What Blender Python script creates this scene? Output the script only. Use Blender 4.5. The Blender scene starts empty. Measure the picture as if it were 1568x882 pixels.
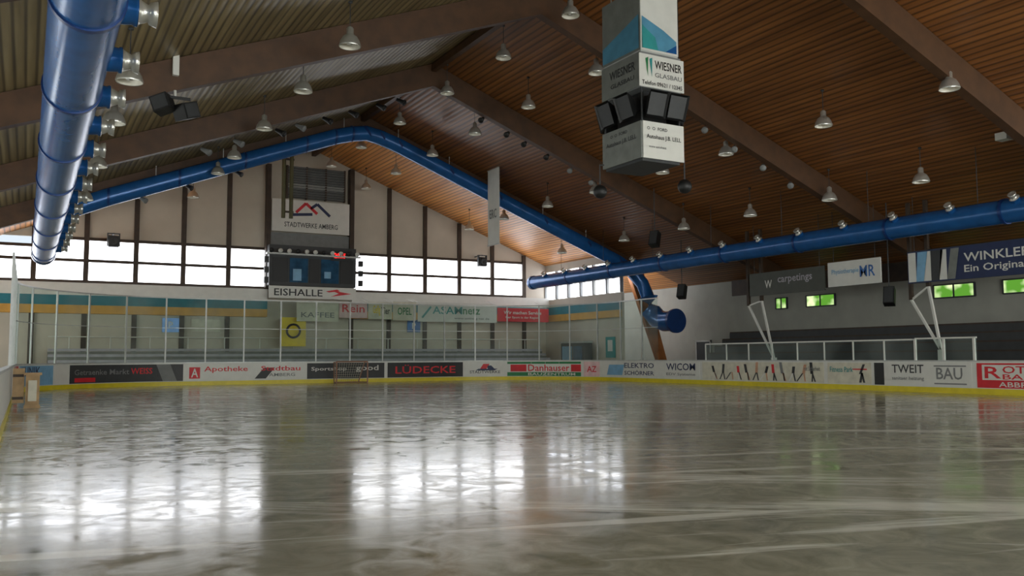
import bpy, bmesh, math, random
from mathutils import Matrix, Vector
random.seed(4)
sc=bpy.context.scene
sc.view_settings.view_transform='Standard'
sc.view_settings.look='None'
sc.view_settings.exposure=1.0

# ------------------------------------------------------------------ materials
def lin(c):
    return tuple(((v/255)/12.92 if v/255<=.04045 else (((v/255)+.055)/1.055)**2.4) for v in c)+(1,)
MATS={}
def mat(name,c,rough=.6,metal=0,var=.12,scale=3.0,emit=0,bump=0,spec=None):
    if name in MATS: return MATS[name]
    m=bpy.data.materials.new(name); m.use_nodes=True
    nt=m.node_tree; b=nt.nodes['Principled BSDF']
    b.inputs['Roughness'].default_value=rough
    b.inputs['Metallic'].default_value=metal
    if spec is not None: b.inputs['Specular IOR Level'].default_value=spec
    tc=nt.nodes.new('ShaderNodeTexCoord'); n=nt.nodes.new('ShaderNodeTexNoise')
    n.inputs['Scale'].default_value=scale; n.inputs['Detail'].default_value=4
    nt.links.new(tc.outputs['Object'],n.inputs['Vector'])
    r=nt.nodes.new('ShaderNodeValToRGB')
    L=lin(c)
    r.color_ramp.elements[0].position=.3; r.color_ramp.elements[1].position=.7
    r.color_ramp.elements[0].color=tuple(v*(1-var) for v in L[:3])+(1,)
    r.color_ramp.elements[1].color=tuple(min(1,v*(1+var)) for v in L[:3])+(1,)
    nt.links.new(n.outputs['Fac'],r.inputs['Fac'])
    nt.links.new(r.outputs['Color'],b.inputs['Base Color'])
    if emit:
        nt.links.new(r.outputs['Color'],b.inputs['Emission Color'])
        b.inputs['Emission Strength'].default_value=emit
    if bump:
        bp=nt.nodes.new('ShaderNodeBump'); bp.inputs['Strength'].default_value=bump
        nt.links.new(n.outputs['Fac'],bp.inputs['Height']); nt.links.new(bp.outputs['Normal'],b.inputs['Normal'])
    MATS[name]=m; return m

def ice_mat():
    m=bpy.data.materials.new('ice'); m.use_nodes=True; nt=m.node_tree; b=nt.nodes['Principled BSDF']
    N=nt.nodes.new; K=nt.links.new
    tc=N('ShaderNodeTexCoord')
    def noise(sc_,det,mp=(1,1,1),rot=0,dist=0,rough=.5):
        m1=N('ShaderNodeMapping'); m1.inputs['Rotation'].default_value=(0,0,rot); K(tc.outputs['Object'],m1.inputs['Vector'])
        m2_=N('ShaderNodeMapping'); m2_.inputs['Scale'].default_value=mp; K(m1.outputs['Vector'],m2_.inputs['Vector'])
        n=N('ShaderNodeTexNoise'); n.inputs['Scale'].default_value=sc_; n.inputs['Detail'].default_value=det
        n.inputs['Distortion'].default_value=dist; n.inputs['Roughness'].default_value=rough
        K(m2_.outputs['Vector'],n.inputs['Vector']); return n
    big=noise(.25,5,dist=.6); med=noise(2.2,8,dist=1.0,rough=.65)
    streak=noise(.9,8,(.08,1.0,1),math.radians(38),.4,.62); streak2=noise(2.2,8,(.05,1.0,1),math.radians(14),.3,.6); fine=noise(7,8,(1,1,1),0,.4,.7)
    r=N('ShaderNodeValToRGB'); r.color_ramp.elements[0].position=.36; r.color_ramp.elements[1].position=.64
    r.color_ramp.elements[0].color=lin((138,137,120)); r.color_ramp.elements[1].color=lin((190,189,172))
    mx=N('ShaderNodeMix'); mx.data_type='FLOAT'; mx.inputs[0].default_value=.5
    K(big.outputs['Fac'],mx.inputs[2]); K(med.outputs['Fac'],mx.inputs[3]); K(mx.outputs[0],r.inputs['Fac'])
    last=r.outputs['Color']
    for st,lo,hi,am in ((streak,.56,.63,.75),(streak2,.57,.63,.65)):
        r2=N('ShaderNodeValToRGB'); r2.color_ramp.elements[0].position=lo; r2.color_ramp.elements[1].position=hi
        r2.color_ramp.elements[0].color=(0,0,0,1); r2.color_ramp.elements[1].color=(1,1,1,1)
        K(st.outputs['Fac'],r2.inputs['Fac'])
        m2=N('ShaderNodeMix'); m2.data_type='RGBA'; m2.inputs[7].default_value=lin((246,246,236))
        sm=N('ShaderNodeMath'); sm.operation='MULTIPLY'; sm.inputs[1].default_value=am; K(r2.outputs['Color'],sm.inputs[0])
        K(sm.outputs[0],m2.inputs[0]); K(last,m2.inputs[6]); last=m2.outputs[2]
    K(last,b.inputs['Base Color'])
    rr=N('ShaderNodeMapRange'); rr.inputs['From Min'].default_value=.35; rr.inputs['From Max'].default_value=.65
    rr.inputs['To Min'].default_value=.07; rr.inputs['To Max'].default_value=.23
    K(med.outputs['Fac'],rr.inputs['Value']); K(rr.outputs['Result'],b.inputs['Roughness'])
    b.inputs['IOR'].default_value=1.34
    bp=N('ShaderNodeBump'); bp.inputs['Strength'].default_value=.10; bp.inputs['Distance'].default_value=.005
    fm=N('ShaderNodeMath'); fm.operation='MULTIPLY'; fm.inputs[1].default_value=.5; K(fine.outputs['Fac'],fm.inputs[0])
    am=N('ShaderNodeMath'); am.operation='ADD'; K(streak.outputs['Fac'],am.inputs[0]); K(fm.outputs[0],am.inputs[1])
    am2=N('ShaderNodeMath'); am2.operation='ADD'; K(am.outputs[0],am2.inputs[0]); K(med.outputs['Fac'],am2.inputs[1])
    K(am2.outputs[0],bp.inputs['Height']); K(bp.outputs['Normal'],b.inputs['Normal'])
    return m

def plank_mat(name,c1,c2):
    m=bpy.data.materials.new(name); m.use_nodes=True; nt=m.node_tree; b=nt.nodes['Principled BSDF']
    N=nt.nodes.new; K=nt.links.new
    tc=N('ShaderNodeTexCoord'); w=N('ShaderNodeTexWave'); w.wave_type='BANDS'; w.bands_direction='X'
    w.inputs['Scale'].default_value=1.35; w.inputs['Distortion'].default_value=0
    K(tc.outputs['Object'],w.inputs['Vector'])
    mp=N('ShaderNodeMapping'); mp.inputs['Scale'].default_value=(3,.12,1); K(tc.outputs['Object'],mp.inputs['Vector'])
    n=N('ShaderNodeTexNoise'); n.inputs['Scale'].default_value=1.4; n.inputs['Detail'].default_value=6; K(mp.outputs['Vector'],n.inputs['Vector'])
    r=N('ShaderNodeValToRGB'); r.color_ramp.elements[0].position=.3; r.color_ramp.elements[1].position=.7
    r.color_ramp.elements[0].color=lin(c1); r.color_ramp.elements[1].color=lin(c2); K(n.outputs['Fac'],r.inputs['Fac'])
    g=N('ShaderNodeValToRGB'); g.color_ramp.elements[0].position=.0; g.color_ramp.elements[1].position=.35
    g.color_ramp.elements[0].color=(.35,.35,.35,1); g.color_ramp.elements[1].color=(1,1,1,1); K(w.outputs['Fac'],g.inputs['Fac'])
    mx=N('ShaderNodeMix'); mx.data_type='RGBA'; mx.blend_type='MULTIPLY'; mx.inputs[0].default_value=1
    K(r.outputs['Color'],mx.inputs[6]); K(g.outputs['Color'],mx.inputs[7]); K(mx.outputs[2],b.inputs['Base Color'])
    bp=N('ShaderNodeBump'); bp.inputs['Strength'].default_value=.3; bp.inputs['Distance'].default_value=.03
    K(w.outputs['Fac'],bp.inputs['Height']); K(bp.outputs['Normal'],b.inputs['Normal'])
    b.inputs['Roughness'].default_value=.42
    return m

def glass_mat():
    m=bpy.data.materials.new('clear_glass'); m.use_nodes=True; nt=m.node_tree
    nt.nodes.clear(); N=nt.nodes.new; K=nt.links.new
    o=N('ShaderNodeOutputMaterial'); t=N('ShaderNodeBsdfTransparent'); t.inputs[0].default_value=(.88,.93,.91,1)
    g=N('ShaderNodeBsdfDiffuse'); g.inputs['Color'].default_value=(.75,.8,.78,1)
    tc=N('ShaderNodeTexCoord'); n=N('ShaderNodeTexNoise'); n.inputs['Scale'].default_value=.5; n.inputs['Detail'].default_value=5; K(tc.outputs['Object'],n.inputs['Vector'])
    mr=N('ShaderNodeMapRange'); mr.inputs['From Min'].default_value=.35; mr.inputs['From Max'].default_value=.65; mr.inputs['To Min'].default_value=.01; mr.inputs['To Max'].default_value=.09; K(n.outputs['Fac'],mr.inputs['Value'])
    mx=N('ShaderNodeMixShader'); K(mr.outputs['Result'],mx.inputs[0]); K(t.outputs[0],mx.inputs[1]); K(g.outputs[0],mx.inputs[2]); K(mx.outputs[0],o.inputs[0])
    return m
def daylight(name,c,s):
    m=bpy.data.materials.new(name); m.use_nodes=True; nt=m.node_tree; nt.nodes.clear(); N=nt.nodes.new; K=nt.links.new
    o=N('ShaderNodeOutputMaterial'); e=N('ShaderNodeEmission'); e.inputs['Strength'].default_value=s
    tc=N('ShaderNodeTexCoord'); n=N('ShaderNodeTexNoise'); n.inputs['Scale'].default_value=1.2; K(tc.outputs['Object'],n.inputs['Vector'])
    r=N('ShaderNodeValToRGB'); r.color_ramp.elements[0].position=.4; r.color_ramp.elements[1].position=.6
    r.color_ramp.elements[0].color=lin(c[0]); r.color_ramp.elements[1].color=lin(c[1])
    K(n.outputs['Fac'],r.inputs['Fac']); K(r.outputs['Color'],e.inputs['Color']); K(e.outputs[0],o.inputs[0]); return m

ICE=ice_mat(); GLASS=glass_mat()
CEIL_R=plank_mat('ceiling_planks',(114,70,34),(158,102,52))
CEIL_L=plank_mat('grey_tan_ceiling_planks',(112,97,64),(158,140,100))  # left slope planks, greyer and lighter than the right
CEIL_E=plank_mat('window_glow_ceiling_planks',(190,118,52),(232,160,84))  # lighter orange planks: window glow on the end bay painted into the colour
DAY=daylight('daylight_glazing',((236,240,250),(255,255,255)),2.7)
FILLN=daylight('fill_light_near',((248,252,246),(253,255,250)),6.0)  # fill glow for added panes on the right and near walls
FILLS=daylight('fill_light_side',((248,252,246),(253,255,250)),2.2)  # weaker fill glow for added panes on the left wall
GREEN=daylight('green_foliage_daylight',((90,150,50),(235,255,190)),.6)
BEAM=mat('glulam_brown',(78,52,31),.55,var=.25,scale=2,bump=.1)
BEAM2=mat('glulam_orange',(150,92,46),.5,var=.2,scale=2)
DARKW=mat('dark_timber',(58,44,32),.6,var=.3)
WALL=mat('white_wall_panel',(198,190,176),.8,var=.05,scale=1)
WALLG=mat('grey_plaster',(154,154,146),.85,var=.08,scale=1)
BLUE=mat('blue_lacquer',(32,92,156),.25,.2,var=.15,scale=2)
BLUED=mat('blue_band',(16,54,112),.35,.15)
SILV=mat('brushed_aluminium',(206,206,200),.3,.7,var=.05)
WHITE=mat('white_plastic',(214,214,208),.45,var=.04)
REFL=mat('lamp_reflector',(224,220,206),.4,.1,var=.02)
YEL=mat('yellow_kickplate',(214,196,30),.4,var=.08)
BLK=mat('black_plastic',(20,21,22),.5)
DGREY=mat('dark_grey',(52,54,56),.55)
GREY=mat('mid_grey',(120,122,122),.6)
LGREY=mat('seat_grey',(168,164,172),.6)
STEEL=mat('galvanised_steel',(184,186,184),.4,.2)
RED=mat('red_print',(204,30,42),.5)
TEAL=mat('teal_band',(36,120,136),.6)
ORNG=mat('yellow_ochre_band',(206,156,70),.6)
NAVY=mat('navy_print',(24,40,80),.5)
GRN=mat('green_print',(30,120,70),.5)
TEALP=mat('teal_print',(40,140,140),.5)
PINK=mat('pink_print',(224,190,192),.5)
CREAM=mat('cream_print',(206,202,184),.5)
YELP=mat('yellow_print',(230,200,30),.5)
LBLUE=mat('light_blue_print',(120,170,205),.4)
CONC=mat('concrete',(120,120,116),.85,var=.15)
OLIVE=mat('olive_pipe',(84,82,52),.5)
WOOD=mat('light_wood',(170,140,100),.6,var=.2,scale=5)
LED=mat('red_led',(255,24,24),.5,emit=2)
SKIN=mat('figure_print',(196,150,120),.6)
BLUEGL=mat('tinted_blue_glass',(40,80,110),.1,var=.3)

# ------------------------------------------------------------------ builder
class B:
    def __init__(s): s.v=[];s.f=[];s.m=[];s.mats=[];s.sm=[]
    def mi(s,m):
        if m not in s.mats: s.mats.append(m)
        return s.mats.index(m)
    def add(s,v,f,m,smooth=False):
        o=len(s.v); s.v+= [tuple(p) for p in v]; k=s.mi(m)
        for q in f: s.f.append(tuple(i+o for i in q)); s.m.append(k); s.sm.append(smooth)
    def box(s,x0,x1,y0,y1,z0,z1,m,M=None):
        v=[(x,y,z) for x in (x0,x1) for y in (y0,y1) for z in (z0,z1)]
        if M: v=[M@Vector(p) for p in v]
        s.add(v,[(0,1,3,2),(4,6,7,5),(0,4,5,1),(2,3,7,6),(0,2,6,4),(1,5,7,3)],m)
    def bar(s,a,b,w,h,m,up=(0,0,1)):
        a=Vector(a);b=Vector(b);d=(b-a).normalized();u=Vector(up)
        sd=d.cross(u).normalized(); u=sd.cross(d).normalized()
        v=[p+sd*i*w/2+u*j*h/2 for p in (a,b) for i,j in ((-1,-1),(1,-1),(1,1),(-1,1))]
        s.add(v,[(0,1,2,3),(7,6,5,4),(0,4,5,1),(1,5,6,2),(2,6,7,3),(3,7,4,0)],m)
    def tube(s,pts,r,m,n=20,caps=True,rads=None):
        pts=[Vector(p) for p in pts]; V=[];F=[]
        ref=Vector((0,0,1))
        for i,p in enumerate(pts):
            d=(pts[min(i+1,len(pts)-1)]-pts[max(i-1,0)]).normalized()
            rf=ref if abs(d.dot(ref))<.95 else Vector((0,1,0))
            a=d.cross(rf).normalized(); c=a.cross(d)
            rr=rads[i] if rads else r
            for k in range(n):
                t=2*math.pi*k/n; V.append(p+a*math.cos(t)*rr+c*math.sin(t)*rr)
        for i in range(len(pts)-1):
            for k in range(n):
                F.append((i*n+k,i*n+(k+1)%n,(i+1)*n+(k+1)%n,(i+1)*n+k))
        s.add(V,F,m,True)
        if caps: s.add(V[:n],[tuple(range(n))[::-1]],m); s.add(V[-n:],[tuple(range(n))],m)
    def lathe(s,c,ax,prof,m,n=20):
        c=Vector(c);d=Vector(ax).normalized(); rf=Vector((0,0,1)) if abs(d.z)<.95 else Vector((0,1,0))
        a=d.cross(rf).normalized(); e=a.cross(d); V=[];F=[]
        for h,r in prof:
            for k in range(n):
                t=2*math.pi*k/n; V.append(c+d*h+a*math.cos(t)*r+e*math.sin(t)*r)
        for i in range(len(prof)-1):
            for k in range(n): F.append((i*n+k,i*n+(k+1)%n,(i+1)*n+(k+1)%n,(i+1)*n+k))
        s.add(V,F,m,True)
    def quad(s,o,ux,up,w,h,m,t=.03,frame=None):
        o=Vector(o);ux=Vector(ux).normalized();up=Vector(up).normalized();n=ux.cross(up)
        v=[o+ux*i*w/2+up*j*h/2-n*k for k in (0,t) for i,j in ((-1,-1),(1,-1),(1,1),(-1,1))]
        s.add(v,[(0,1,2,3),(7,6,5,4),(0,4,5,1),(1,5,6,2),(2,6,7,3),(3,7,4,0)],m)
    def text(s,txt,o,ux,up,w,h,m,off=.012):
        V,F=textgeo(txt); o=Vector(o);ux=Vector(ux).normalized();up=Vector(up).normalized();n=ux.cross(up)
        s.add([o+ux*a*w+up*b*h+n*off for a,b in V],F,m)
    def obj(s,name,parent=None):
        me=bpy.data.meshes.new(name); me.from_pydata(s.v,[],s.f)
        for m in s.mats: me.materials.append(m)
        for p,k,q in zip(me.polygons,s.m,s.sm): p.material_index=k; p.use_smooth=q
        me.update()
        o=bpy.data.objects.new(name,me); sc.collection.objects.link(o)
        if parent: o.parent=parent
        return o
_tc={}
def textgeo(t):
    if t in _tc: return _tc[t]
    cu=bpy.data.curves.new('t','FONT'); cu.body=t; cu.resolution_u=2
    cu.offset=.012
    ob=bpy.data.objects.new('t',cu); sc.collection.objects.link(ob)
    dg=bpy.context.evaluated_depsgraph_get(); me=bpy.data.meshes.new_from_object(ob.evaluated_get(dg))
    V=[(v.co.x,v.co.y) for v in me.vertices]; F=[tuple(p.vertices) for p in me.polygons]
    bpy.data.objects.remove(ob); bpy.data.meshes.remove(me); bpy.data.curves.remove(cu)
    x0=min(v[0] for v in V);x1=max(v[0] for v in V);y0=min(v[1] for v in V);y1=max(v[1] for v in V)
    V=[((a-x0)/(x1-x0)-.5,(b-y0)/(y1-y0)-.5) for a,b in V]
    _tc[t]=(V,F); return _tc[t]
def empty(name):
    e=bpy.data.objects.new(name,None); sc.collection.objects.link(e); return e

RX=15.2; RZ=14.3; SL=.385
def roof(x): return RZ-SL*abs(x-RX)
YW=52.4; YN=-16; XLW=-7.; XRW=37.4

# ------------------------------------------------------------------ shell
b=B(); b.box(XLW,XRW,YN,YW+.3,-.3,-.02,CONC); b.obj('floor')
XL=-.35;XR=30.;YE=48.5;Y0=-11.;r=7.5
LA=math.pi/2*r; L1=YE-r-Y0; L2=XR-XL-2*r
def P(s):
    if s<L1: return Vector((XL,Y0+s,0)),Vector((0,1,0))
    s-=L1
    if s<LA:
        a=s/r; return Vector((XL+r-r*math.cos(a),YE-r+r*math.sin(a),0)),Vector((math.sin(a),math.cos(a),0))
    s-=LA
    if s<L2: return Vector((XL+r+s,YE,0)),Vector((1,0,0))
    s-=L2
    if s<LA:
        a=s/r; return Vector((XR-r+r*math.sin(a),YE-r+r*math.cos(a),0)),Vector((math.cos(a),-math.sin(a),0))
    s-=LA
    return Vector((XR,YE-r-s,0)),Vector((0,-1,0))
ST=L1+LA+L2+LA+L1
def nrm(t): return t.cross(Vector((0,0,1)))
def samples(a,c,step=.5):
    n=max(1,int(math.ceil((c-a)/step))); return [a+(c-a)*i/n for i in range(n+1)]
S=samples(0,ST,.4); V=[P(s)[0] for s in S]
b=B(); b.add([(p.x,p.y,0) for p in V]+[(p.x,p.y,-.02) for p in V],[tuple(range(len(V)))[::-1]],ICE)
ice=b.obj('ice_rink_surface')
YB=43.5
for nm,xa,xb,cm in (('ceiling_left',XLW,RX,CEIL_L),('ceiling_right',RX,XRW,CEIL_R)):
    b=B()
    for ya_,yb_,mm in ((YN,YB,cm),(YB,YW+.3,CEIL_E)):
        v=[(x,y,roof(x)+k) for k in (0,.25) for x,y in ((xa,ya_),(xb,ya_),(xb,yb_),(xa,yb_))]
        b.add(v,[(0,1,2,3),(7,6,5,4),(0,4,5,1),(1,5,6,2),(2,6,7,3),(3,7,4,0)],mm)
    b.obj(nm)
WZ0,WZ1=5.6,7.95
posts=[.2+2.5*k for k in range(-2,13)]
b=B()
b.box(XLW,32.2,YW,YW+.25,0,WZ0,WALL)
def poly_prism(b,pts,y0,y1,m):
    n=len(pts); v=[(x,y0,z) for x,z in pts]+[(x,y1,z) for x,z in pts]
    f=[tuple(range(n)),tuple(range(2*n-1,n-1,-1))]+[(i,i+n,(i+1)%n+n,(i+1)%n) for i in range(n)]
    b.add(v,f,m)
xc=RX-(RZ-WZ1)/SL
poly_prism(b,[(xc,WZ1),(RX+(RZ-WZ1)/SL,WZ1),(RX,RZ)],YW,YW+.25,WALL)
b.box(12.4,17.6,YW,YW+.25,WZ0,WZ1,WALL)
b.box(30.4,32.2,YW,YW+.25,WZ0,WZ1,WALL)
for z0,z1,m in ((4.83,5.5,WHITE),(4.3,4.83,TEAL),(3.85,4.3,ORNG)):
    b.box(XLW,12.4,YW-.5,YW,z0,z1,m); b.box(17.6,32,YW-.5,YW,z0,z1,m)
for x in posts:
    if 12.5<x<17.6: continue
    b.box(x-.13,x+.13,YW-.14,YW+.02,0,3.85,DARKW); 
    b.box(x-.13,x+.13,YW-.14,YW+.02,5.5,max(5.6,roof(x)-.05),DARKW)
b.obj('wall_far')
k=0
for i,x in enumerate(posts[:-1]):
    if 12<x<17: continue
    x1=x+2.5; k+=1
    if x1>32.3: continue
    b=B(); top=min(WZ1,roof(x)-.1)
    b.box(x+.08,x1-.08,YW+.1,YW+.14,WZ0,top,DAY)
    b.box(x,x1,YW-.06,YW+.1,WZ0-.08,WZ0+.08,DARKW); b.box(x,x1,YW-.06,YW+.1,top-.08,top+.08,DARKW)
    b.box(x,x1,YW-.04,YW+.1,6.68,6.84,DARKW)
    b.obj('window_or_fill_pane_%d'%k)
b=B(); b.box(32,32.2,43.4,YW,0,5.4,WALL); b.box(32,32.2,43.4,YW,7.35,roof(32)+.1,WALL)
b.box(31.8,32,43.4,YW,4.3,4.83,TEAL); b.box(31.8,32,43.4,YW,3.85,4.3,ORNG)
for y in [43.4+1.5*i for i in range(7)]: b.box(31.92,32.1,y-.08,y+.08,5.4,7.35,GREY)
b.box(31.93,32.1,43.4,YW,6.3,6.42,GREY)
b.obj('wall_corner')
k+=1; b=B(); b.box(32.12,32.16,43.4,YW,5.4,7.35,DAY); b.obj('window_or_fill_pane_%d'%k)
b=B(); b.box(37,37.25,YN,YW,0,roof(37)+.1,WALLG)
b.box(36.93,37.0,YN,39,5.0,roof(37)+.05,DARKW)
b.obj('wall_right')
for y0,y1 in ((34.7,35.5),(31.4,33.3),(23.7,25.7),(19.8,22.4)):
    k+=1; b=B(); b.box(36.93,36.96,y0,y1,4.08,4.62,GREEN)
    for yy in (y0,y1,(y0+y1)/2): b.box(36.88,36.99,yy-.03,yy+.03,4.04,4.66,DGREY)
    b.box(36.88,36.99,y0,y1,4.62,4.68,DGREY); b.box(36.88,36.99,y0,y1,4.02,4.08,DGREY)
    b.obj('window_or_fill_pane_%d'%k)
for i in range(8):  # out-of-view glazing on the right wall, added as fill light
    k+=1; y=-15+3.6*i; b=B(); b.box(36.90,36.92,y,y+3.2,1.2,4.9,FILLN)
    b.box(36.85,36.98,y-.1,y,1.1,5,DARKW); b.box(36.85,36.98,y+3.2,y+3.3,1.1,5,DARKW); b.obj('window_or_fill_pane_%d'%k)
b=B(); b.box(XLW-.25,XLW,YN,YW,0,roof(XLW)+.1,WALLG); b.obj('wall_left')
b=B(); poly_prism(b,[(XLW,0),(XRW,0),(XRW,roof(XRW)),(RX,RZ),(XLW,roof(XLW))],YN-.25,YN,WALLG); b.obj('wall_near')
for i in range(11):  # unseen glazing behind the camera, added to fill the hall with light
    k+=1; x=.5+2.6*i; b=B(); b.box(x,x+2.3,YN+.02,YN+.06,1.5,8.0,FILLN)
    b.box(x-.08,x,YN,YN+.1,1.4,8.1,DARKW); b.box(x+2.3,x+2.38,YN,YN+.1,1.4,8.1,DARKW); b.obj('window_or_fill_pane_%d'%k)
for i in range(14):  # glowing window band on the unseen left wall, added for fill
    k+=1; y=-14+4.6*i; b=B(); b.box(XLW+.03,XLW+.06,y,y+4.2,1.8,5.0,FILLS)
    b.box(XLW,XLW+.12,y-.1,y,1.7,5.1,DARKW); b.box(XLW,XLW+.12,y+4.2,y+4.3,1.7,5.1,DARKW); b.obj('window_or_fill_pane_%d'%k)

# ------------------------------------------------------------------ timber frames
for y in (43.5,34.3,25.2,16.2,7.,-2.,-11.):
    b=B(); w=.34; d=.9
    for sg in (-1,1):
        leg = (sg<0) or y>40
        xe = -3. if sg<0 else (33.4 if y>40 else 36.9)
        pts=[(RX,roof(RX)-.02),(xe,roof(xe)-.02),(xe,roof(xe)-d*1.0),(RX,roof(RX)-d*1.15)]
        if sg<0: pts=pts[::-1]
        poly_prism(b,pts,y-w/2,y+w/2,BEAM)
        if leg:
            L=[(xe-.9*sg,roof(xe)-.5),(xe+.3*sg,roof(xe)-.6),(xe+2.4*sg,0),(xe+1.8*sg,0)]
            if sg>0: L=L[::-1]
            poly_prism(b,L,y-w/2+.02,y+w/2-.02,BEAM2 if y>40 else DARKW)
    b.obj('roof_frame')
b=B(); b.box(RX-.12,RX+.12,YN,YW,RZ-.4,RZ-.1,BEAM); b.obj('ridge_beam')

# ------------------------------------------------------------------ ducts
def duct(name,x,z,R_,ya,yb,sg,nz):
    b=B(); b.tube([(x,ya,z),(x,yb,z)],R_,BLUE,32)
    y=ya
    while y<yb:
        b.tube([(x,y-.06,z),(x,y+.06,z)],R_+.03,BLUED,32); y+=4.6
    sc_=1 if sg>0 else .75
    for y in nz:
        d=Vector((sg,0,.0 if sg>0 else .85)).normalized(); c=Vector((x,y,z))+d*(R_-.06)
        b.lathe(c,d,[(h*sc_,q*sc_) for h,q in [(0,.22),(.18,.20),(.2,.22),(.24,.22)]],BLUE,20)
        b.lathe(c,d,[(h*sc_,q*sc_) for h,q in [(.24,.23),(.26,.18),(.38,.12),(.40,.16),(.5,.19),(.5,.14),(.42,.05),(.42,.0)]],SILV,20)
    y=ya+1
    while y<yb:
        b.tube([(x,y,z+R_),(x,y,roof(x)-.0)],.012,DGREY,6); y+=4.6
    b.lathe((x,yb,z),(0,1,0),[(0,R_+.03),(.25,R_+.05),(.5,R_*.8),(.6,0)],BLUE,32)
    b.lathe((x,ya,z),(0,-1,0),[(0,R_),(.01,0)],BLUE,32)
    return b.obj(name)
duct('ventilation_duct',.58,6.4,.48,-10,46.5,1,[1.5+2.35*i for i in range(19)])
duct('ventilation_duct',29.4,6.35,.42,-10,49.5,-1,[.6+2.35*i for i in range(21)])
b=B(); ya=42.8; pts=[(.6,ya,6.9),(.75,ya,7.6)]
def rz(x): return roof(x)-.9
pts+= [(1.3,ya,rz(1.3)-.1)]
for x in (3,6,9,12,13.5): pts.append((x,ya,rz(x)))
pts+=[(14.4,ya,rz(14.4)-.08),(15.2,ya,rz(15.2)-.25),(16,ya,rz(16)-.08)]
for x in (17,20,23,26,29,31.3): pts.append((x,ya,rz(x)))
pts+=[(32.3,ya,rz(32.3)-.15),(33,ya-.2,5.9),(33.2,ya-.5,5.0)]
b.tube(pts,.4,BLUE,24)
for p in pts[3:-3:1]: 
    b.tube([(p[0]-.05,ya,p[2]+.02*(1 if p[0]<RX else -1)-.02),(p[0]+.05,ya,p[2]-.02*(1 if p[0]<RX else -1)+.02)],.43,BLUED,24)
for x in range(2,32,3): b.tube([(x,ya,rz(x)+.3),(x,ya,roof(x)-.02)],.02,STEEL,6)
b.tube([(33.2,ya-.5,5.0),(33.25,ya-.7,4.2),(33.4,ya-1.1,3.7),(33.4,ya-1.8,3.5),(33.4,ya-2.8,3.5)],.6,BLUE,28)
b.tube([(33.4,ya-2.7,3.5),(33.4,ya-2.9,3.5)],.72,BLUED,28)
b.obj('arched_ventilation_duct')

# ------------------------------------------------------------------ boards and ads
boards=empty('rink_boards')
def strip(b,a,c,off0,off1,z0,z1,m,step=.45):
    S=samples(a,c,step); V=[]
    for s in S:
        p,t=P(s); n=nrm(t)
        for o,z in ((off0,z0),(off1,z0),(off1,z1),(off0,z1)): V.append(p+n*o+Vector((0,0,z)))
    F=[]
    for i in range(len(S)-1):
        for j in range(4): F.append((i*4+j,i*4+(j+1)%4,(i+1)*4+(j+1)%4,(i+1)*4+j))
    F.append((0,1,2,3)); F.append(tuple(len(V)-1-k for k in range(4)))
    b.add(V,F,m)
b=B(); strip(b,0,ST,-.12,0,0,1.17,WHITE); b.obj('board_wall',boards)
b=B(); strip(b,0,ST,0,.02,0,.21,YEL); b.obj('kick_plate',boards)
b=B(); strip(b,0,ST,-.14,.02,1.17,1.22,STEEL); b.obj('cap_rail',boards)
def ptext(b,t,s0,s1,z0,z1,m,off=.02):
    V,F=textgeo(t); cs=(s0+s1)/2; w=s1-s0; o=[]
    for a,c in V:
        p,tt=P(cs+a*w); o.append(p+nrm(tt)*off+Vector((0,0,(z0+z1)/2+c*(z1-z0))))
    b.add(o,F,m)
def pquad(b,s0,s1,z0,z1,m,off=.016,sk=0):
    o=[]
    for s,z in ((s0,z0),(s1,z0),(s1+sk,z1),(s0+sk,z1)):
        p,t=P(s); o.append(p+nrm(t)*off+Vector((0,0,z)))
    b.add(o,[(0,1,2,3)],m)
Z0,Z1=.24,1.12
ads=[
 (44,48.5,WHITE,[('FORELLE',RED,.2,.8,.45,.9)]),
 (49,53.2,RED,[('SPORT',WHITE,.1,.8,.4,1)]),
 (53.5,56.8,LBLUE,[('KLINIK',NAVY,.1,.7,.5,.95)]),
 (57.0,57.7,WHITE,[]),
 (57.9,62.6,DGREY,[('Getraenke Markt',GREY,.06,.7,.45,.75),('WEISS',RED,.72,.95,.45,.8)]),
 (62.6,63.9,BLK,[]),
 (63.9,67.4,WHITE,[('Apotheke',RED,.3,.95,.45,.85)]),
 (67.5,70.4,WHITE,[('Stadtbau',RED,.15,.9,.55,.85),('AMBERG',GREY,.3,.8,.2,.4)]),
 (70.5,75.1,DGREY,[('Sportshop',WHITE,.05,.5,.45,.75),('good',WHITE,.62,.92,.4,.85)]),
 (75.3,80.2,BLK,[('LÜDECKE',RED,.1,.9,.25,.85)]),
 (80.4,82.8,WHITE,[('STADTWERKE',DGREY,.1,.9,.2,.4)]),
 (83.0,87.8,WHITE,[]),
 (88.0,89.2,PINK,[('AZ',RED,.2,.8,.3,.7)]),
 (89.4,94.2,WHITE,[('ELEKTRO',NAVY,.42,.98,.6,.92),('SCHÖRNER',NAVY,.42,.98,.15,.47)]),
 (94.5,97.8,WHITE,[('WICOM',NAVY,.2,.9,.5,.92),('EDV Systeme',GREY,.2,.9,.15,.35)]),
 (98.0,105.7,CREAM,[]),
 (105.9,108.1,CREAM,[('Fitness Park',TEALP,.06,.6,.55,.8)]),
 (108.25,108.7,BLK,[]),
 (108.9,112.4,WHITE,[('TWEIT',DGREY,.05,.45,.55,.92),('sanitaer heizung',GREY,.05,.45,.2,.4),('BAU',GREY,.6,.9,.3,.8)]),
 (112.6,117.0,RED,[]),
 (117.4,122,WHITE,[('BAYERN',NAVY,.1,.9,.3,.8)]),
 (122.5,127,LBLUE,[('RADIO',NAVY,.1,.9,.3,.8)]),
]
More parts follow.
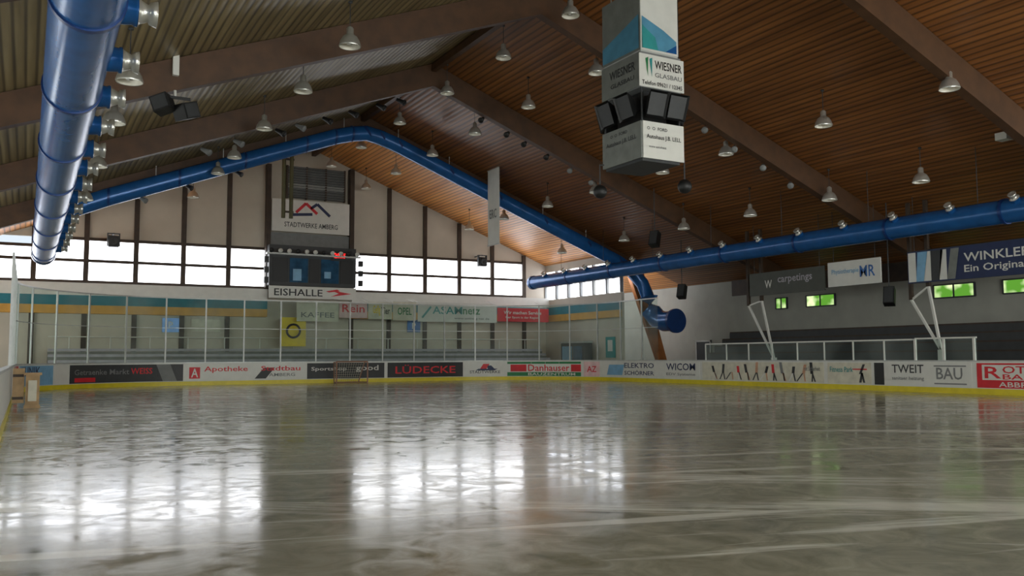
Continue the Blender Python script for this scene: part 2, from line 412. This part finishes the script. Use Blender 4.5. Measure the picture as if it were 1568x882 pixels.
for a,c,m,tx in ads:
    b=B(); strip(b,a,c,.001,.012,Z0,Z1,m)
    W=c-a;Hh=Z1-Z0
    for t,tm,u0,u1,v0,v1 in tx: ptext(b,t,a+u0*W,a+u1*W,Z0+v0*Hh,Z0+v1*Hh,tm)
    if a==62.6: pquad(b,62.9,63.6,Z0,Z1,GREY,sk=-.35)
    if a==63.9: pquad(b,64.2,64.75,.35,.95,RED); ptext(b,'A',64.3,64.65,.42,.88,WHITE,.024)
    if a==67.5: pquad(b,67.6,68.2,.3,.9,DGREY,sk=.5)
    if a==57.9: pquad(b,58.2,59.4,.3,.5,RED)
    if a==80.4: pquad(b,81,82.2,.6,.7,NAVY,sk=.2); pquad(b,81.3,81.7,.7,1.0,RED,sk=.2);pquad(b,81.8,82.2,.7,.9,NAVY,sk=-.2)
    if a==83.0:
        strip(b,a,c,.012,.015,.99,1.12,GRN,.3); strip(b,a,c,.012,.015,.24,.48,GRN,.3)
        strip(b,83.2,84.2,.012,.016,.52,.95,RED,.3)
        ptext(b,'Danhauser',84.3,87.0,.54,.95,RED,.02); ptext(b,'BAUZENTRUM',84.3,87.4,.28,.44,WHITE,.02); strip(b,87.1,87.8,.012,.016,.52,.95,RED,.3)
    if a==89.4: pquad(b,89.8,91.2,.35,.95,LBLUE,sk=.2)
    if a==98.0:
        cols=[BLK,DGREY,CREAM,RED,DGREY,SKIN,BLK,RED,GREY,DGREY,SKIN,BLK]
        for i in range(12):
            s=98.9+i*.56; h=.42+.25*((i*7)%3)/2; cm=cols[i]
            lean=(-.18,.1,.22,-.08)[i%4]
            pquad(b,s-.07+lean*.3,s+.09+lean*.3,.62,.62+h*.75,cm,.018,lean*.5)
            pquad(b,s-.13-lean,s-.05-lean,.28,.64,DGREY if i%3 else WHITE,.018,.12+lean)
            pquad(b,s+.12,s+.20,.28,.64,DGREY if i%2 else SKIN,.018,-.12+lean*.3)
        ptext(b,'mit Sicherheit',104.6,105.5,.75,.95,GREY)
    if a==105.9:
        pquad(b,107.5,107.62,.3,.7,DGREY,sk=.1); pquad(b,107.5,107.62,.65,1.05,DGREY,sk=.2); pquad(b,107.7,107.8,.3,.7,DGREY,sk=-.1); pquad(b,107.2,107.9,.82,.87,RED,sk=0)
    if a==108.9: pquad(b,110.9,112.2,.32,.37,GREY); pquad(b,110.9,112.2,.98,1.03,GREY)
    if a==112.6:
        strip(b,112.8,116.8,.012,.016,.52,1.06,WHITE,.3)
        ptext(b,'R',112.9,113.5,.58,1.0,RED); ptext(b,'OTTER',113.55,115.4,.76,1.02,RED); ptext(b,'BAHR',113.55,115.1,.55,.73,RED)
        ptext(b,'ABBRUCH',113.4,115.3,.28,.46,WHITE)
    b.obj('advertising_panel',boards)
def glassrun(name,a,c,z1,sp,par,postm,pw=.05,mid=True):
    g=B(); strip(g,a,c,-.07,-.055,1.22,z1,GLASS,.5); g.obj('pane',par)
    b=B(); s=a
    while s<=c+.01:
        p,t=P(min(s,c)); n=nrm(t); q=p-n*.06
        b.bar(q+Vector((0,0,1.2)),q+Vector((0,0,z1)),pw,pw,postm,up=t); s+=sp
    strip(b,a,c,-.09,-.035,z1-.03,z1+.03,postm,.5)
    if mid: strip(b,a,c,-.085,-.04,3.0,3.03,postm,.5)
    b.obj('posts',par)
gl=empty('protective_glass'); glassrun('g',41,90.9+3.5,4.6,2.,gl,STEEL,.07)
b=B(); p,t=P(56.6); b.bar(p+Vector((-.1,.1,0)),p+Vector((-.1,.1,5.0)),.16,.16,DGREY); b.obj('corner_post',gl)
gr=empty('player_bench_glass'); glassrun('g',98.2,110.,2.02,1.5,gr,WHITE,.05,False)
gr2=empty('penalty_box_glass'); glassrun('g',110.1,112.6,2.05,1.2,gr2,WHITE,.08,False)

# ------------------------------------------------------------------ tower on the far wall
t=empty('scoreboard_tower')
b=B(); Yf=YW-1.2
b.box(12.25,12.5,Yf+.6,YW-.15,5.6,roof(12.4)-.2,DARKW); b.box(17.4,17.65,Yf+.6,YW-.15,5.6,roof(17.5)-.2,DARKW)
b.box(12.5,17.4,YW-.4,YW-.15,8.1,8.95,GREY)
b.obj('tower_posts',t)
b=B(); b.box(13.5,17.1,YW-.25,YW-.16,11.15,13.1,DGREY)
for i in range(13):
    z=11.2+i*.15; b.bar((13.55,YW-.35,z),(17.05,YW-.35,z),.16,.03,GREY if i not in (4,5) else STEEL,up=(0,.5,1))
for x in (13.5,14.7,15.9,17.1): b.box(x-.05,x+.05,YW-.42,YW-.2,11.1,13.1,DARKW)
b.obj('ventilation_louvre',t)
b=B(); b.box(12.3,17.6,Yf,YW-.42,5.7,8.1,DGREY)
for x0,x1,m in ((12.5,13.4,BLK),(13.5,14.6,BLUEGL),(14.7,15.3,BLK),(15.4,16.5,BLUEGL),(16.6,17.4,BLK)): b.box(x0,x1,Yf-.04,Yf,5.9,7.35,m)
b.box(12.1,17.8,Yf-.3,Yf,7.5,7.6,STEEL); b.box(16.0,17.3,Yf-.08,Yf,7.3,7.95,BLK)
b.text('20:15',(16.55,Yf-.09,7.62),(1,0,0),(0,0,1),.7,.3,LED)
for i in range(11): b.lathe((12.3+i*.52,Yf-.35,7.75),(0,-1,-.3),[(0,.0),(0,.08),(.2,.14),(.2,0)],WHITE if i%3 else BLK,10)
for x in (12.1,17.85):
    for z in (5.8,6.4,7.): b.box(x-.12,x+.12,Yf-.25,Yf-.02,z,z+.35,BLK)
b.box(13.7,14.2,Yf-.07,Yf-.03,6.0,6.7,LBLUE); b.box(15.6,16.0,Yf-.07,Yf-.03,6.2,6.6,LBLUE)
b.obj('commentary_cabin',t)
b=B(); o=(14.95,Yf-.05,5.3); b.quad(o,(1,0,0),(0,0,1),5.3,.72,WHITE,.06); b.text('EISHALLE',(14.05,Yf-.05,5.3),(1,0,0),(0,0,1),2.9,.42,BLK)
V=[(16.0,5.5),(17.3,5.3),(16.0,5.1),(16.5,5.3)]; b.add([(x,Yf-.065,z) for x,z in V],[(0,3,1),(3,2,1)],RED); b.add([(x,Yf-.064,z) for x,z in ((15.7,5.42),(16.4,5.55),(16.6,5.45),(15.9,5.36))],[(0,1,2,3)],RED)
b.obj('hall_name_sign')
b=B(); ys=YW-.6; b.quad((14.95,ys,9.98),(1,0,0),(0,0,1),4.8,1.95,WHITE,.05)
for (x0,z0,x1,z1,m) in ((14.0,10.2,14.6,10.8,RED),(14.6,10.8,15.3,10.2,RED),(14.9,10.5,15.3,10.8,NAVY),(15.3,10.8,16.1,10.1,NAVY),(13.8,10.05,15.0,10.15,NAVY)):
    b.bar((x0,ys-.01,z0),(x1,ys-.01,z1),.02,.17,m)
b.text('STADTWERKE AMBERG',(14.95,ys,9.45),(1,0,0),(0,0,1),3.3,.3,DGREY); b.box(12.6,17.3,ys+.05,YW-.42,9.5,9.6,STEEL)
b.obj('utility_company_sign')

yb=50.2
for nm,x0,x1,z0,z1,m,tx in (
 ('advertising_banner',13.7,16.2,3.55,4.75,CREAM,[('KAFFEE',GREY,.1,.9,.2,.45)]),
 ('advertising_banner',16.25,18.0,3.8,4.75,PINK,[('Rein',RED,.1,.9,.35,.85)]),
 ('advertising_banner',18.05,19.6,3.75,4.8,CREAM,[('Geflg',YELP,.2,.5,.2,.8),('Tier',DGREY,.55,.9,.3,.7)]),
 ('advertising_banner',19.65,21.2,3.7,4.85,CREAM,[('OPEL',GRN,.2,.8,.3,.7)]),
 ('advertising_banner',21.3,26.9,3.65,4.85,WHITE,[('ASAM',TEALP,.18,.55,.42,.82),('netz',GRN,.56,.78,.42,.78),('www amberg net de',GREY,.45,.9,.12,.27)]),
 ('advertising_banner',26.95,30.9,3.75,4.65,RED,[('Wir machen Service',WHITE,.12,.85,.55,.8),('fuer Sport in der Region',WHITE,.15,.8,.2,.4)])):
    b=B(); W=x1-x0;Hh=z1-z0; b.quad(((x0+x1)/2,yb,(z0+z1)/2),(1,0,0),(0,0,1),W,Hh,m,.02)
    for tt,tm,u0,u1,v0,v1 in tx: b.text(tt,(x0+W*(u0+u1)/2,yb,z0+Hh*(v0+v1)/2),(1,0,0),(0,0,1),W*(u1-u0),Hh*(v1-v0),tm)
    if x0==21.3:
        b.bar((21.6,yb-.01,3.9),(22.2,yb-.01,4.6),.01,.12,TEALP)
    b.bar((x0,yb+.02,z1),(x1,yb+.02,z1),.03,.03,STEEL)
    for x in (x0+.1,x1-.1): b.tube([(x,yb+.03,z1),(x,YW-.52,5.2)],.008,STEEL,4)
    b.obj(nm)
b=B(); b.quad((13.7,50.9,2.95),(1,0,0),(0,0,1),1.5,1.7,YELP,.02); b.lathe((13.7,50.88,3.0),(0,-1,0),[(0,.45),(.01,.45),(.01,0)],BLK); b.lathe((13.7,50.865,3.0),(0,-1,0),[(0,.32),(.01,.32),(.01,0)],YELP)
b.tube([(13,50.93,3.8),(13,YW-.3,5)],.01,STEEL,4); b.tube([(14.4,50.93,3.8),(14.4,YW-.3,5)],.01,STEEL,4); b.obj('club_flag')
for x,z in ((7.1,3.3),(21.9,3.45)):
    b=B(); b.quad((x,YW-.16,z),(1,0,0),(0,0,1),.9,.8,BLUE,.03); b.text('P',(x,YW-.16,z),(1,0,0),(0,0,1),.25,.4,WHITE); b.obj('information_sign')
b=B(); b.quad((9.0,YW-.16,3.3),(1,0,0),(0,0,1),1.6,.7,CREAM,.03); b.obj('notice_board')
b=B()
for i in range(4):
    y0=49.6+.55*i; b.box(1,31,y0,YW-.2,.0 if i==0 else .4*i,.3*(i+1)+.6,CONC)
for i in range(4): b.box(1,31,49.65+.55*i,49.95+.55*i,.3*(i+1)+.62,.3*(i+1)+.76,LGREY)
for x in range(2,31,2): b.tube([(x,51.9,1.8),(x,51.9,2.6)],.03,WHITE,6)
b.tube([(1,51.9,2.6),(31,51.9,2.6)],.035,WHITE,6)
b.obj('end_bleacher')

for x in (3.95,26.4):
    b=B(); z=7.75; y=YW-1.1
    b.box(x-.25,x+.25,y-.2,y+.25,z-.3,z+.3,BLK); b.box(x-.32,x-.27,y-.1,y+.1,z-.25,z+.45,DGREY); b.box(x+.27,x+.32,y-.1,y+.1,z-.25,z+.45,DGREY)
    b.box(x-.32,x+.32,y-.05,y+.05,z+.4,z+.46,DGREY); b.lathe((x,y-.2,z),(0,-1,-.2),[(0,.22),(.05,.24),(.05,.18),(-.02,0)],DGREY); b.bar((x,y,z+.45),(x,YW,z+.45),.06,.06,DGREY); b.obj('wall_loudspeaker')
b=B(); c=Vector((3.35,25.0,8.3))
b.tube([c+Vector((0,0,.3)),(3.35,25.0,roof(3.35)-.95)],.04,WHITE,8); b.box(3.27,3.43,24.9,25.1,9.2,9.8,WHITE)
for sgn in (-1,1):
    M=Matrix.Translation(c+Vector((sgn*.3,0,-.06*sgn)))@Matrix.Rotation(sgn*.5,4,'Z')@Matrix.Rotation(-.35,4,'Y')
    b.box(-.24,.24,-.25,.25,-.22,.22,BLK,M); b.box(-.2,.2,-.27,-.25,-.18,.18,DGREY,M)
b.box(c.x-.4,c.x+.4,c.y-.04,c.y+.04,c.z+.25,c.z+.32,BLK); b.obj('hanging_loudspeaker')

b=B()
for dx in (0,.42): b.tube([(11.95+dx,46.8,9.0),(11.95+dx,46.8,roof(12)-.02)],.11,OLIVE,14)
b.box(11.85,12.5,46.75,46.85,9.3,9.4,DARKW); b.box(11.85,12.5,46.75,46.85,12.2,12.3,DARKW)
b.obj('hanging_exhaust_pipe')
b=B(); b.quad((22,41.4,9.6),(0,-1,0),(0,0,1),1.3,4.2,WHITE,.03)
b.text('ERC',(21.99,41.4,9.2),(0,-1,0),(0,0,1),.8,.5,GREY,.02)
b.bar((22,42.1,11.68),(22,40.7,11.68),.05,.05,STEEL); b.bar((22,42.1,7.5),(22,40.7,7.5),.05,.05,STEEL); b.obj('hanging_banner')

# ------------------------------------------------------------------ cube
q=empty('hanging_advertising_cube')
x0,x1,y0,y1=14.4,15.8,18.5,20.3; xc_,yc_=(x0+x1)/2,(y0+y1)/2
b=B()
b.box(x0,x1,y0,y1,6.8,7.8,GREY); b.box(x0+.05,x1-.05,y0+.05,y1-.05,6.72,6.8,DGREY)
b.box(x0-.0,x1,y0,y1,8.75,9.75,GREY); b.box(x0+.02,x1-.08,y0+.02,y1-.02,9.75,11.6,STEEL)
b.box(x0+.3,x1-.3,y0+.3,y1-.3,7.8,8.75,BLK)
for x in (x0+.05,x1-.05):
    for y in (y0+.05,y1-.05): b.tube([(x,y,6.8),(x,y,11.6)],.03,DGREY,8)
b.obj('cube_body',q)
b=B()
uy=(0,-1,0); ux=(1,0,0); up=(0,0,1)
b.quad((xc_+.03,y0-.03,7.3),ux,up,1.42,1.02,WHITE,.03); b.text('Autohaus J.B. LELL',(xc_+.03,y0-.03,7.38),ux,up,1.2,.15,BLK); b.text('O  O  FORD',(xc_-.2,y0-.03,7.62),ux,up,.7,.09,DGREY); b.text('www autohaus',(xc_-.2,y0-.03,7.12),ux,up,.6,.07,GREY)
LG=mat('shaded_grey_advert',(118,122,118),.5)  # cube's left adverts: shade painted as grey; also one brewery sign stripe
b.quad((x0-.03,yc_,7.3),uy,up,1.8,1.02,LG,.03); b.text('Autohaus J.B. LELL',(x0-.03,yc_,7.4),uy,up,1.4,.16,DGREY); b.text('O  O  FORD',(x0-.03,yc_+.1,7.64),uy,up,.8,.09,DGREY)
b.quad((xc_,y0-.04,9.22),ux,up,1.55,.92,WHITE,.03); b.text('WIESNER',(xc_+.22,y0-.04,9.42),ux,up,.95,.24,BLK); b.text('GLASBAU',(xc_+.22,y0-.04,9.13),ux,up,.95,.13,GREY); b.text('Telefon 09621 / 12345',(xc_,y0-.04,8.88),ux,up,1.4,.12,BLK)
for i,(xa,xb_,m) in enumerate(((14.52,14.62,GRN),(14.66,14.76,TEALP))): b.add([(xa,y0-.055,9.55),(xb_,y0-.055,9.6),(xb_-.02,y0-.055,9.05)],[(0,2,1)],m)
b.quad((x0-.03,yc_,9.25),uy,up,1.8,.95,LG,.03); b.text('WIESNER',(x0-.03,yc_-.1,9.4),uy,up,1.2,.25,DGREY); b.text('GLASBAU',(x0-.03,yc_-.1,9.08),uy,up,1.1,.13,DGREY)
b.quad((xc_-.03,y0-.0,10.7),ux,up,1.3,1.8,WHITE,.03)
LB2=mat('sky_blue_print',(80,140,170),.4); 
for pts2,m2 in ((((14.45,9.85),(15.65,9.85),(15.65,10.2),(15.2,10.45),(14.45,10.75)),LB2),(((14.45,9.85),(15.0,9.85),(14.9,10.2),(14.45,10.5)),TEALP),(((15.25,9.85),(15.65,9.85),(15.65,10.1)),BLUE)):
    b.add([(x,y0-(.02 if m2 is LB2 else .025),z) for x,z in pts2],[tuple(range(len(pts2)))],m2)
b.quad((x0-.0,yc_,10.7),uy,up,1.76,1.8,LG,.03)
b.add([(x0-.02,y0+.05,9.85),(x0-.02,y1-.05,9.85),(x0-.02,y1-.05,10.3),(x0-.02,y0+.05,10.8)],[(3,2,1,0)],LB2)
b.obj('advert_panels',q)
b=B()
for cx,cy,dx,dy in ((x0+.35,y0+.05,0,-1),(x1-.35,y0+.05,0,-1),(x0+.05,y0+.45,-1,0),(x0+.05,y1-.45,-1,0),(x1-.05,y0+.45,1,0),(x1-.05,y1-.45,1,0),(x0+.35,y1-.05,0,1),(x1-.35,y1-.05,0,1)):
    d=Vector((dx,dy,-.35)).normalized(); c=Vector((cx,cy,8.35))-d*.15
    sd=Vector((-dy,dx,0)); u=sd.cross(d)
    if u.z<0: u=-u
    V=[]
    for h,w_,hh in ((0,.14,.16),(.2,.16,.2),(.5,.33,.36)):
        for i,j in ((-1,-1),(1,-1),(1,1),(-1,1)): V.append(c+d*h+sd*i*w_+u*j*hh)
    F=[(0,1,2,3)]+[(k2*4+i,k2*4+(i+1)%4,k2*4+4+(i+1)%4,k2*4+4+i) for k2 in (0,1) for i in range(4)]
    b.add(V,F,BLK); V2=[c+d*.46+sd*i*.28+u*j*.3 for i,j in ((-1,-1),(1,-1),(1,1),(-1,1))]; b.add(V2,[(0,1,2,3)],DGREY)
b.obj('horn_loudspeakers',q)
b=B()
for px,py in ((14.3,20.35),(15.95,18.6)):
    b.lathe((px,py,5.95),(0,0,1),[(0,0)]+[(.2-.2*math.cos(a),.2*math.sin(a)) for a in [i*math.pi/10 for i in range(1,10)]]+[(.4,0)],BLK,16)
    b.tube([(px,py,6.3),(px,py,6.95)],.02,DGREY,6); b.bar((px,py,6.93),(xc_,yc_,6.78),.04,.04,DGREY)
for x in (x0+.2,x1-.2):
    for y in (y0+.2,y1-.2): b.tube([(x,y,11.6),(x,y,roof(x)-.01)],.02,STEEL,6)
b.obj('suspension',q)

# ------------------------------------------------------------------ pendant lamps
b=B()
b.lathe((0,0,0),(0,0,1),[(.0,.30),(.03,.31),(.06,.30),(.16,.27),(.28,.20),(.34,.12),(.36,.10),(.52,.10),(.56,.07),(.6,.0)],SILV,24)
b.lathe((0,0,0),(0,0,1),[(.01,.29),(.15,.25),(.27,.18),(.3,0)],REFL,24)
b.lathe((0,0,.04),(0,0,1),[(0,0),(.03,.08),(.12,.1),(.2,.06),(.24,.04)],WHITE,14)
b.tube([(0,0,.58),(0,0,1.3)],.012,DGREY,6); b.lathe((0,0,1.26),(0,0,1),[(0,0),(0,.06),(.06,.06),(.06,0)],DGREY,10)
lm=b.obj('pendant_lamp'); me=lm.data; first=True
rows=[(1.9,[16,21.7,25.8,32,39]),(7.6,[17.8,22.8,27.5,32.8,38.2,41.9,48.8]),(15.6,[23.8,28.5,33.6,39.1,44.7,50.0]),(18.1,[25.9,30.9,35.9,40.8,45.9,50.9]),
      (24.3,[16.1,20.9,25.8,29.8,35,39.5,44.4,49]),(28.7,[20.3,24.5,29,33.6,38.6,45])]
for X,ys_ in rows:
    for y in ys_:
        if first: o=lm; first=False
        else: o=bpy.data.objects.new('pendant_lamp',me); sc.collection.objects.link(o)
        o.location=(X,y,roof(X)-1.32)
b=B()
def spot(X,y,sg):
    z=roof(X)-1.15-.1
    zb=z-.12
    b.bar((X,y,z+.16),(X,y,zb),.05,.05,DGREY)
    d=Vector((sg*.6,-.6,-.45)); b.lathe((X,y,zb),d,[(-.2,0),(-.2,.07),(.0,.09),(.2,.13),(.22,.13),(.2,.0)],BLK if int(X*10)%3 else GREY,12)
for X in (5.7,6.9,8.5,9.3,10.4,11.5,12.7,13.6): spot(X,34.0,1)
for X in (17.5,18.8,19.7,20.9,22.2,23.4): spot(X,34.0,-1)
for X in (4.5,6.5,8.8): spot(X,43.2,1)
for X in (22.5,24.0,25.5,27): spot(X,25.,-1)
b.obj('frame_spotlights')
b=B()
for x,y in ((29.,17.3),(26.5,14.0)): b.box(x-.2,x+.2,y-.2,y+.2,roof(x)-.25,roof(x)-.0,WHITE)
b.obj('ceiling_sensor_boxes')

# ------------------------------------------------------------------ right hand stand
b=B()
for i in range(6):
    x=33.2+.6*i; b.box(x,36.8,YN+1,38.5,0,.75+.4*i,DGREY); b.box(x+.02,x+.34,YN+1,38.5,.75+.4*i,.82+.4*i,DARKW)
b.obj('side_bleacher')
b=B(); 
b.box(31.2,31.6,12,36,0,.45,DARKW); b.box(31.2,31.3,12,36,.45,.9,DARKW)
b.obj('player_bench')
def vstrut(name,a1,a2,c):
    b=B()
    for a in (a1,a2): b.bar(a,c,.09,.09,WHITE,up=(1,0,0))
    b.bar(a1,a2,.07,.07,WHITE,up=(1,0,0)); b.box(c[0]-.1,c[0]+.1,c[1]-.1,c[1]+.1,0,c[2]+.03,WHITE)
    for a in (a1,a2): b.bar(a,(a[0],a[1],roof(a[0])-.08),.14,.14,DARKW,up=(1,0,0))
    b.obj(name)
vstrut('steel_strut',(32,32.6,3.95),(32,31.7,4.15),(32,31.0,1.3))
vstrut('steel_strut',(32,23.3,3.7),(32,22.5,4.2),(32,22.05,1.6))
def side_sign(ya,yb_,z0,z1,m,x=31.7):
    b=B(); b.quad((x,(ya+yb_)/2,(z0+z1)/2),uy,up,ya-yb_,z1-z0,m,.06)
    for y in (ya-.3,yb_+.3): b.tube([(x+.05,y,z1),(x+.05,y,roof(x)-.01)],.012,DGREY,6)
    b.bar((x+.06,ya,z0+.02),(x+.06,yb_,z0+.02),.08,.04,DGREY); b.bar((x+.06,ya,z1),(x+.06,yb_,z1),.08,.04,DGREY)
    def tx(t,u0,u1,v0,v1,tm):
        W=ya-yb_;Hh=z1-z0
        b.text(t,(x,ya-W*(u0+u1)/2,z0+Hh*(v0+v1)/2),uy,up,W*(u1-u0),Hh*(v1-v0),tm)
    return b,tx
DOL=mat('dark_olive_board',(62,66,58),.5)
b,tx=side_sign(32.2,27.5,4.4,5.5,DOL); tx('W',.22,.32,.3,.65,WHITE); tx('carpetings',.4,.85,.4,.8,LGREY); b.obj('advertising_sign')
b,tx=side_sign(27.3,24.5,4.5,5.6,WHITE); tx('Physiotherapie',.08,.6,.45,.7,LBLUE); tx('MR',.62,.9,.3,.75,BLUE); b.obj('advertising_sign')
b,tx=side_sign(23.2,16.5,4.35,5.65,NAVY)
tx('WINKLER BRÄU',.37,1.0,.52,.84,WHITE); tx('Ein Original',.37,.73,.14,.42,WHITE)
for i in range(6): 
    yy=23.15-i*.34; b.add([(31.68,yy,4.4),(31.68,yy-.35,4.4),(31.68,yy-.35-.2*(i%2),5.6),(31.68,yy-.1*(i%3),5.6)],[(0,1,2,3)],(WHITE,LBLUE,WHITE,DGREY,WHITE,LG)[i])
b.obj('brewery_sign')
for x,y,z in ((31.8,24.2,3.9),(31.8,37.5,5.0),(27,33.8,7.2)):
    b=B(); M=Matrix.Translation((x,y,z))@Matrix.Rotation(.5,4,'Z')@Matrix.Rotation(.35,4,'Y')
    b.box(-.2,.2,-.22,.22,-.38,.38,BLK,M); b.box(-.22,-.2,-.18,.18,-.34,.34,DGREY,M); b.tube([(x,y,z+.3),(x,y,roof(x)-.02)],.025,DGREY,6); b.bar((x,y-.26,z+.35),(x,y+.26,z+.35),.04,.04,DGREY); b.obj('stand_loudspeaker')
b=B(); b.box(31.1,31.75,46.3,49,0,2.3,DGREY); b.box(31.07,31.1,46.5,47.5,.3,2.1,BLUEGL); b.box(31.07,31.1,47.7,48.8,.3,2.1,LBLUE); b.box(31.0,31.78,46.2,49.1,2.3,2.42,STEEL); b.obj('vending_machine')
b=B(); b.quad((31.96,44.6,2.0),uy,up,1.0,1.3,TEALP,.03); b.quad((31.94,44.6,2.1),uy,up,.5,.7,WHITE,.01); b.obj('poster')
b=B(); b.box(36.9,36.99,41,42.2,0,2.3,DGREY); b.box(36.88,36.99,40.9,41,0,2.4,STEEL); b.box(36.88,36.99,42.2,42.3,0,2.4,STEEL); b.box(36.88,36.99,40.9,42.3,2.3,2.4,STEEL); b.box(36.8,36.9,41.1,41.2,1.0,1.15,SILV); b.obj('door_1')

# ------------------------------------------------------------------ goal
b=B(); gx,gy=16.0,47.0
RP=mat('faded_goal_paint',(150,110,90),.5)
for x in (gx-.9,gx+.9):
    b.tube([(x,gy,0),(x,gy,1.15),(x,gy+.05,1.2)],.04,RP,10); b.tube([(x,gy,.04),(x*.8+gx*.2,gy+1.0,.04)],.03,RP,8); b.tube([(x,gy+.05,1.18),(x,gy+.5,1.16),(x*.8+gx*.2,gy+1.0,.04)],.03,RP,8)
b.tube([(gx-.9,gy+.03,1.2),(gx+.9,gy+.03,1.2)],.04,RP,10); b.tube([(gx-.72,gy+1.0,.04),(gx+.72,gy+1.0,.04)],.03,RP,8)
for i in range(13):
    x=gx-.85+i*.1417; b.tube([(x,gy+.5,1.16),(gx+(x-gx)*.8,gy+1.,.05)],.006,CREAM,4)
for i in range(8):
    f_=i/8; b.tube([(gx-.9+.18*f_,gy+.5+.5*f_,1.16-1.1*f_),(gx+.9-.18*f_,gy+.5+.5*f_,1.16-1.1*f_)],.006,CREAM,4)
b.obj('hockey_goal')
b=B(); 
b.box(.0,.42,28.9,29.3,0,.08,WOOD); b.box(.03,.39,28.95,29.25,.08,.95,WOOD)
b.box(-.02,.44,28.87,29.33,.95,1.02,WOOD); b.box(.1,.32,28.9,28.95,.2,.8,CREAM)
b.box(-.3,.0,29.05,29.12,.15,1.15,WOOD); b.box(-.3,-.02,29.0,29.05,.25,.33,DARKW); b.box(-.3,-.02,29.0,29.05,.9,.98,DARKW)
b.obj('wooden_board_gate')

# ------------------------------------------------------------------ camera, world
f=1330.0
R=Matrix.Rotation(-math.radians(29.2),3,'Z')@Matrix.Rotation(math.pi/2+math.radians(4.55),3,'X')@Matrix.Rotation(-math.radians(.26),3,'Z')
cd=bpy.data.cameras.new('camera'); cd.sensor_width=36; cd.lens=36*f/1568; cd.clip_end=300
co=bpy.data.objects.new('camera',cd); co.matrix_world=Matrix.Translation((0,0,1.41))@R.to_4x4(); sc.collection.objects.link(co); sc.camera=co
w=bpy.data.worlds.new('world'); sc.world=w; w.use_nodes=True
bg=w.node_tree.nodes['Background']; bg.inputs[0].default_value=(.8,.9,1,1); bg.inputs[1].default_value=.5
